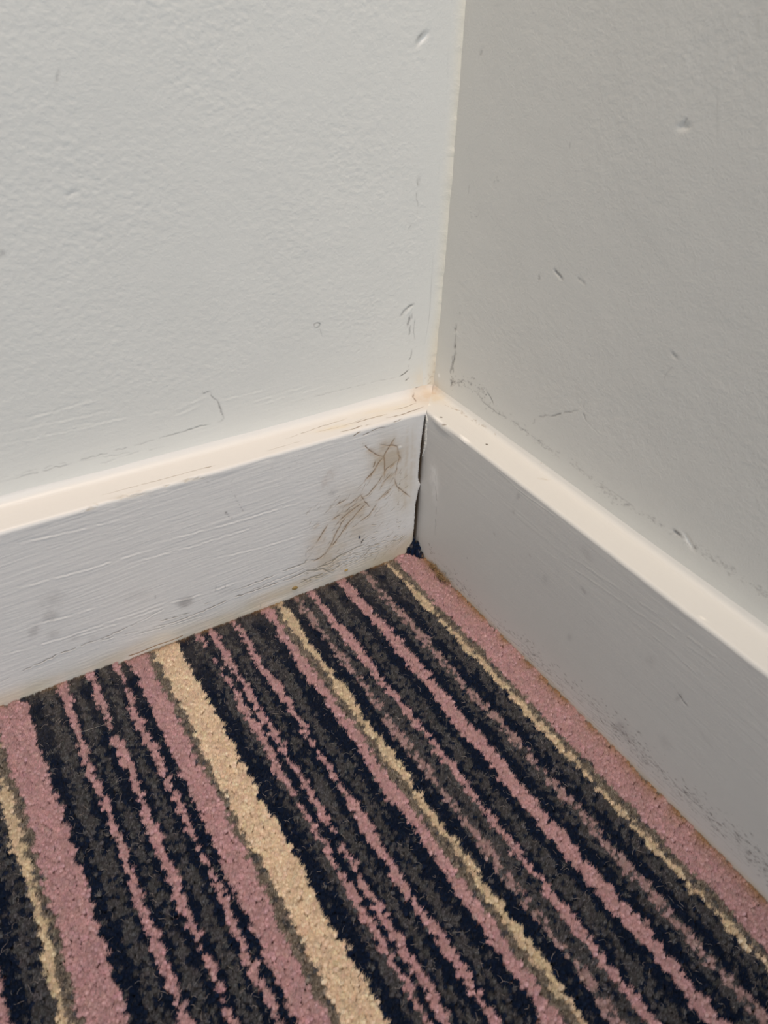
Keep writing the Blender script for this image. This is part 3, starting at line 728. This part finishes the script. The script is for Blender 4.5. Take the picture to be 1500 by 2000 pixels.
# ------------------------------------------------------------------ small loose things
def tube(pts, r0, r1, sides=5):
    P = np.array(pts, float); n = len(P); T = np.gradient(P, axis=0); T /= np.linalg.norm(T, axis=1)[:, None]+1e-12
    ref = np.array([.3, .5, .81]); A = np.cross(T, ref); A /= np.linalg.norm(A, axis=1)[:, None]; B = np.cross(T, A)
    rr = np.linspace(r0, r1, n); k = np.arange(sides)*2*math.pi/sides
    V = P[:, None]+rr[:, None, None]*(np.cos(k)[None, :, None]*A[:, None]+np.sin(k)[None, :, None]*B[:, None])
    F = []
    for i in range(n-1):
        for j in range(sides):
            F.append([i*sides+j, i*sides+(j+1) % sides, (i+1)*sides+(j+1) % sides, (i+1)*sides+j])
    return V.reshape(-1, 3), np.array(F)

def tubes(name, lst, mat, cols):
    vs, fs, cs, b = [], [], [], 0
    for (pts, r0, r1), c_ in zip(lst, cols):
        v, f_ = tube(pts, r0, r1); vs.append(v); fs.append(f_+b); b += len(v); cs.append(np.zeros((len(v), 3))+np.array(c_))
    f_ = np.concatenate(fs)
    return link_mesh(name, np.concatenate(vs), f_.ravel(), np.full(len(f_), 4), mat, np.concatenate(cs))

fibre_mat = make_mat('loose_fibre', rough=0.6, spec=0.4)
def fl3(x_, y_, z_): 
    p_ = hit(x_, y_, 2, z_); return p_
def curve(ctrl, n=14):
    C_ = np.array(ctrl); t = np.linspace(0, len(C_)-1, n)
    return np.stack([np.interp(t, range(len(C_)), C_[:, k]) for k in range(3)], 1)+0

# stray wool hairs standing out of the pile
lst, cols = [], []
for i in range(3500):
    x0 = -rng.uniform(.024, .37); y0 = -rng.uniform(.027, .40)
    L = rng.uniform(.0018, .0045); a0 = rng.uniform(0, 6.28); el = rng.uniform(.1, .9)
    pts = []
    p_ = np.array([x0, y0, -.001]); a_ = a0
    for k in range(6):
        pts.append(p_.copy()); p_ = p_+L/5*np.array([math.cos(a_)*math.cos(el), math.sin(a_)*math.cos(el), math.sin(el)])
        a_ += rng.normal(0, .5); el -= rng.uniform(0, .35)
    lst.append((pts, .00006, .00003)); cols.append((.30, .28, .27) if rng.random() < .6 else (.5, .42, .38))
o = tubes('stray_wool_fibres', lst, fibre_mat, cols)
o.parent = pile; o['kind'] = 'stuff'; o['label'] = 'fine pale stray hairs'

# one long pale hair lying across the carpet
hp = [fl3(*q_) for q_ in ((150, 1430, .0006), (165, 1428, .0013), (185, 1421, .0015), (205, 1415, .0013), (215, 1410, .0012), (222, 1401, .0008))]
o = tubes('hair', [(curve(hp, 24), .00009, .00005)], fibre_mat, [(.50, .46, .40)])
o['label'] = 'long pale hair lying curved across the dark stripes'; o['category'] = 'hair'
# dark strand standing in for the gap shadow under the left board
tp = [fl3(x_, y_, .0012)+np.array([0, -.0004, 0]) for x_, y_ in ((248, 1276), (270, 1271), (290, 1265), (305, 1259), (330, 1252), (345, 1247), (358, 1243))]
tp = [np.array([p_[0], -TL-.0009-.0004*math.sin(i*1.7), .0014]) for i, p_ in enumerate(tp)]
o = tubes('gap_shadow_strand', [(curve(tp, 30), .00020, .00014)], fibre_mat, [(.24, .13, .05)])
o['label'] = 'thin dark strand standing in for the gap shadow along the foot of the left baseboard'; o['category'] = 'gap shadow'
# knot of brown fluff by the foot of the right board
def fluff(name, px, py, n, spread, label, seed, group=None):
    rg = np.random.default_rng(seed); lst, cols = [], []
    c0 = hit(px, py, 2, .0025)
    c0[0] = min(c0[0], -TR-.0022)
    for i in range(n):
        s0 = c0+rg.normal(0, 1, 3)*np.array([.3, 1.0, .35])*spread
        pts = []; v_ = rg.normal(0, 1, 3); v_ /= np.linalg.norm(v_); p_ = s0
        for k in range(9):
            pp = p_.copy(); pp[0] = min(pp[0], -TR-.0002); pp[1] = min(pp[1], -TL-.0002); pp[2] = max(pp[2], .0001); pts.append(pp)
            p_ = p_+v_*rg.uniform(.0003, .0006); v_ = v_+rg.normal(0, .55, 3); v_ /= np.linalg.norm(v_)
        lst.append((pts, rg.uniform(.00006, .00014), .00005)); cols.append(np.array((.30, .20, .10))*rg.uniform(.5, 1.7))
    o = tubes(name, lst, fibre_mat, cols); o['kind'] = 'stuff'; o['label'] = label; o['category'] = 'fluff'
    return o
fluff('brown_fluff', 862, 1126, 190, .0034, 'dark brown fluff caught at the foot of the right baseboard near the corner', 1)
fluff('brown_fluff', 848, 1104, 80, .0026, 'tan fluff strands standing just below the corner on the right baseboard', 2)
# specks of old glue on the left board foot
def crumb(px, py, r_, label, col_, seed):
    import bmesh
    bm = bmesh.new(); bmesh.ops.create_icosphere(bm, subdivisions=3, radius=1.0)
    me = bpy.data.meshes.new('glue_crumb'); rg = np.random.default_rng(seed)
    c0 = hit(px, py, 1, -TL-.0004)
    for v_ in bm.verts:
        k = 1+.35*float(vnoise(np.array(v_.co.x*2+5), np.array(v_.co.y*2+v_.co.z*2+5), seed))
        v_.co = Vector((c0[0]+v_.co.x*r_*1.5*k, c0[1]+v_.co.y*r_*.6*k, c0[2]+v_.co.z*r_*k))
    for f_ in bm.faces: f_.smooth = True
    bm.to_mesh(me); bm.free()
    a = me.attributes.new('paint', 'FLOAT_COLOR', 'POINT')
    for d_ in a.data: d_.color = (*col_, 1)
    me.materials.append(fibre_mat)
    o = bpy.data.objects.new('glue_crumb', me); COL.objects.link(o); o['label'] = label; o['category'] = 'glue crumb'
crumb(576, 1149, .0013, 'brown crumb of old glue on the left baseboard foot above the pink stripe', (.30, .21, .08), 1)
crumb(676, 1114, .0010, 'small amber glue crumb on the left baseboard foot, nearer the corner', (.40, .27, .10), 2)
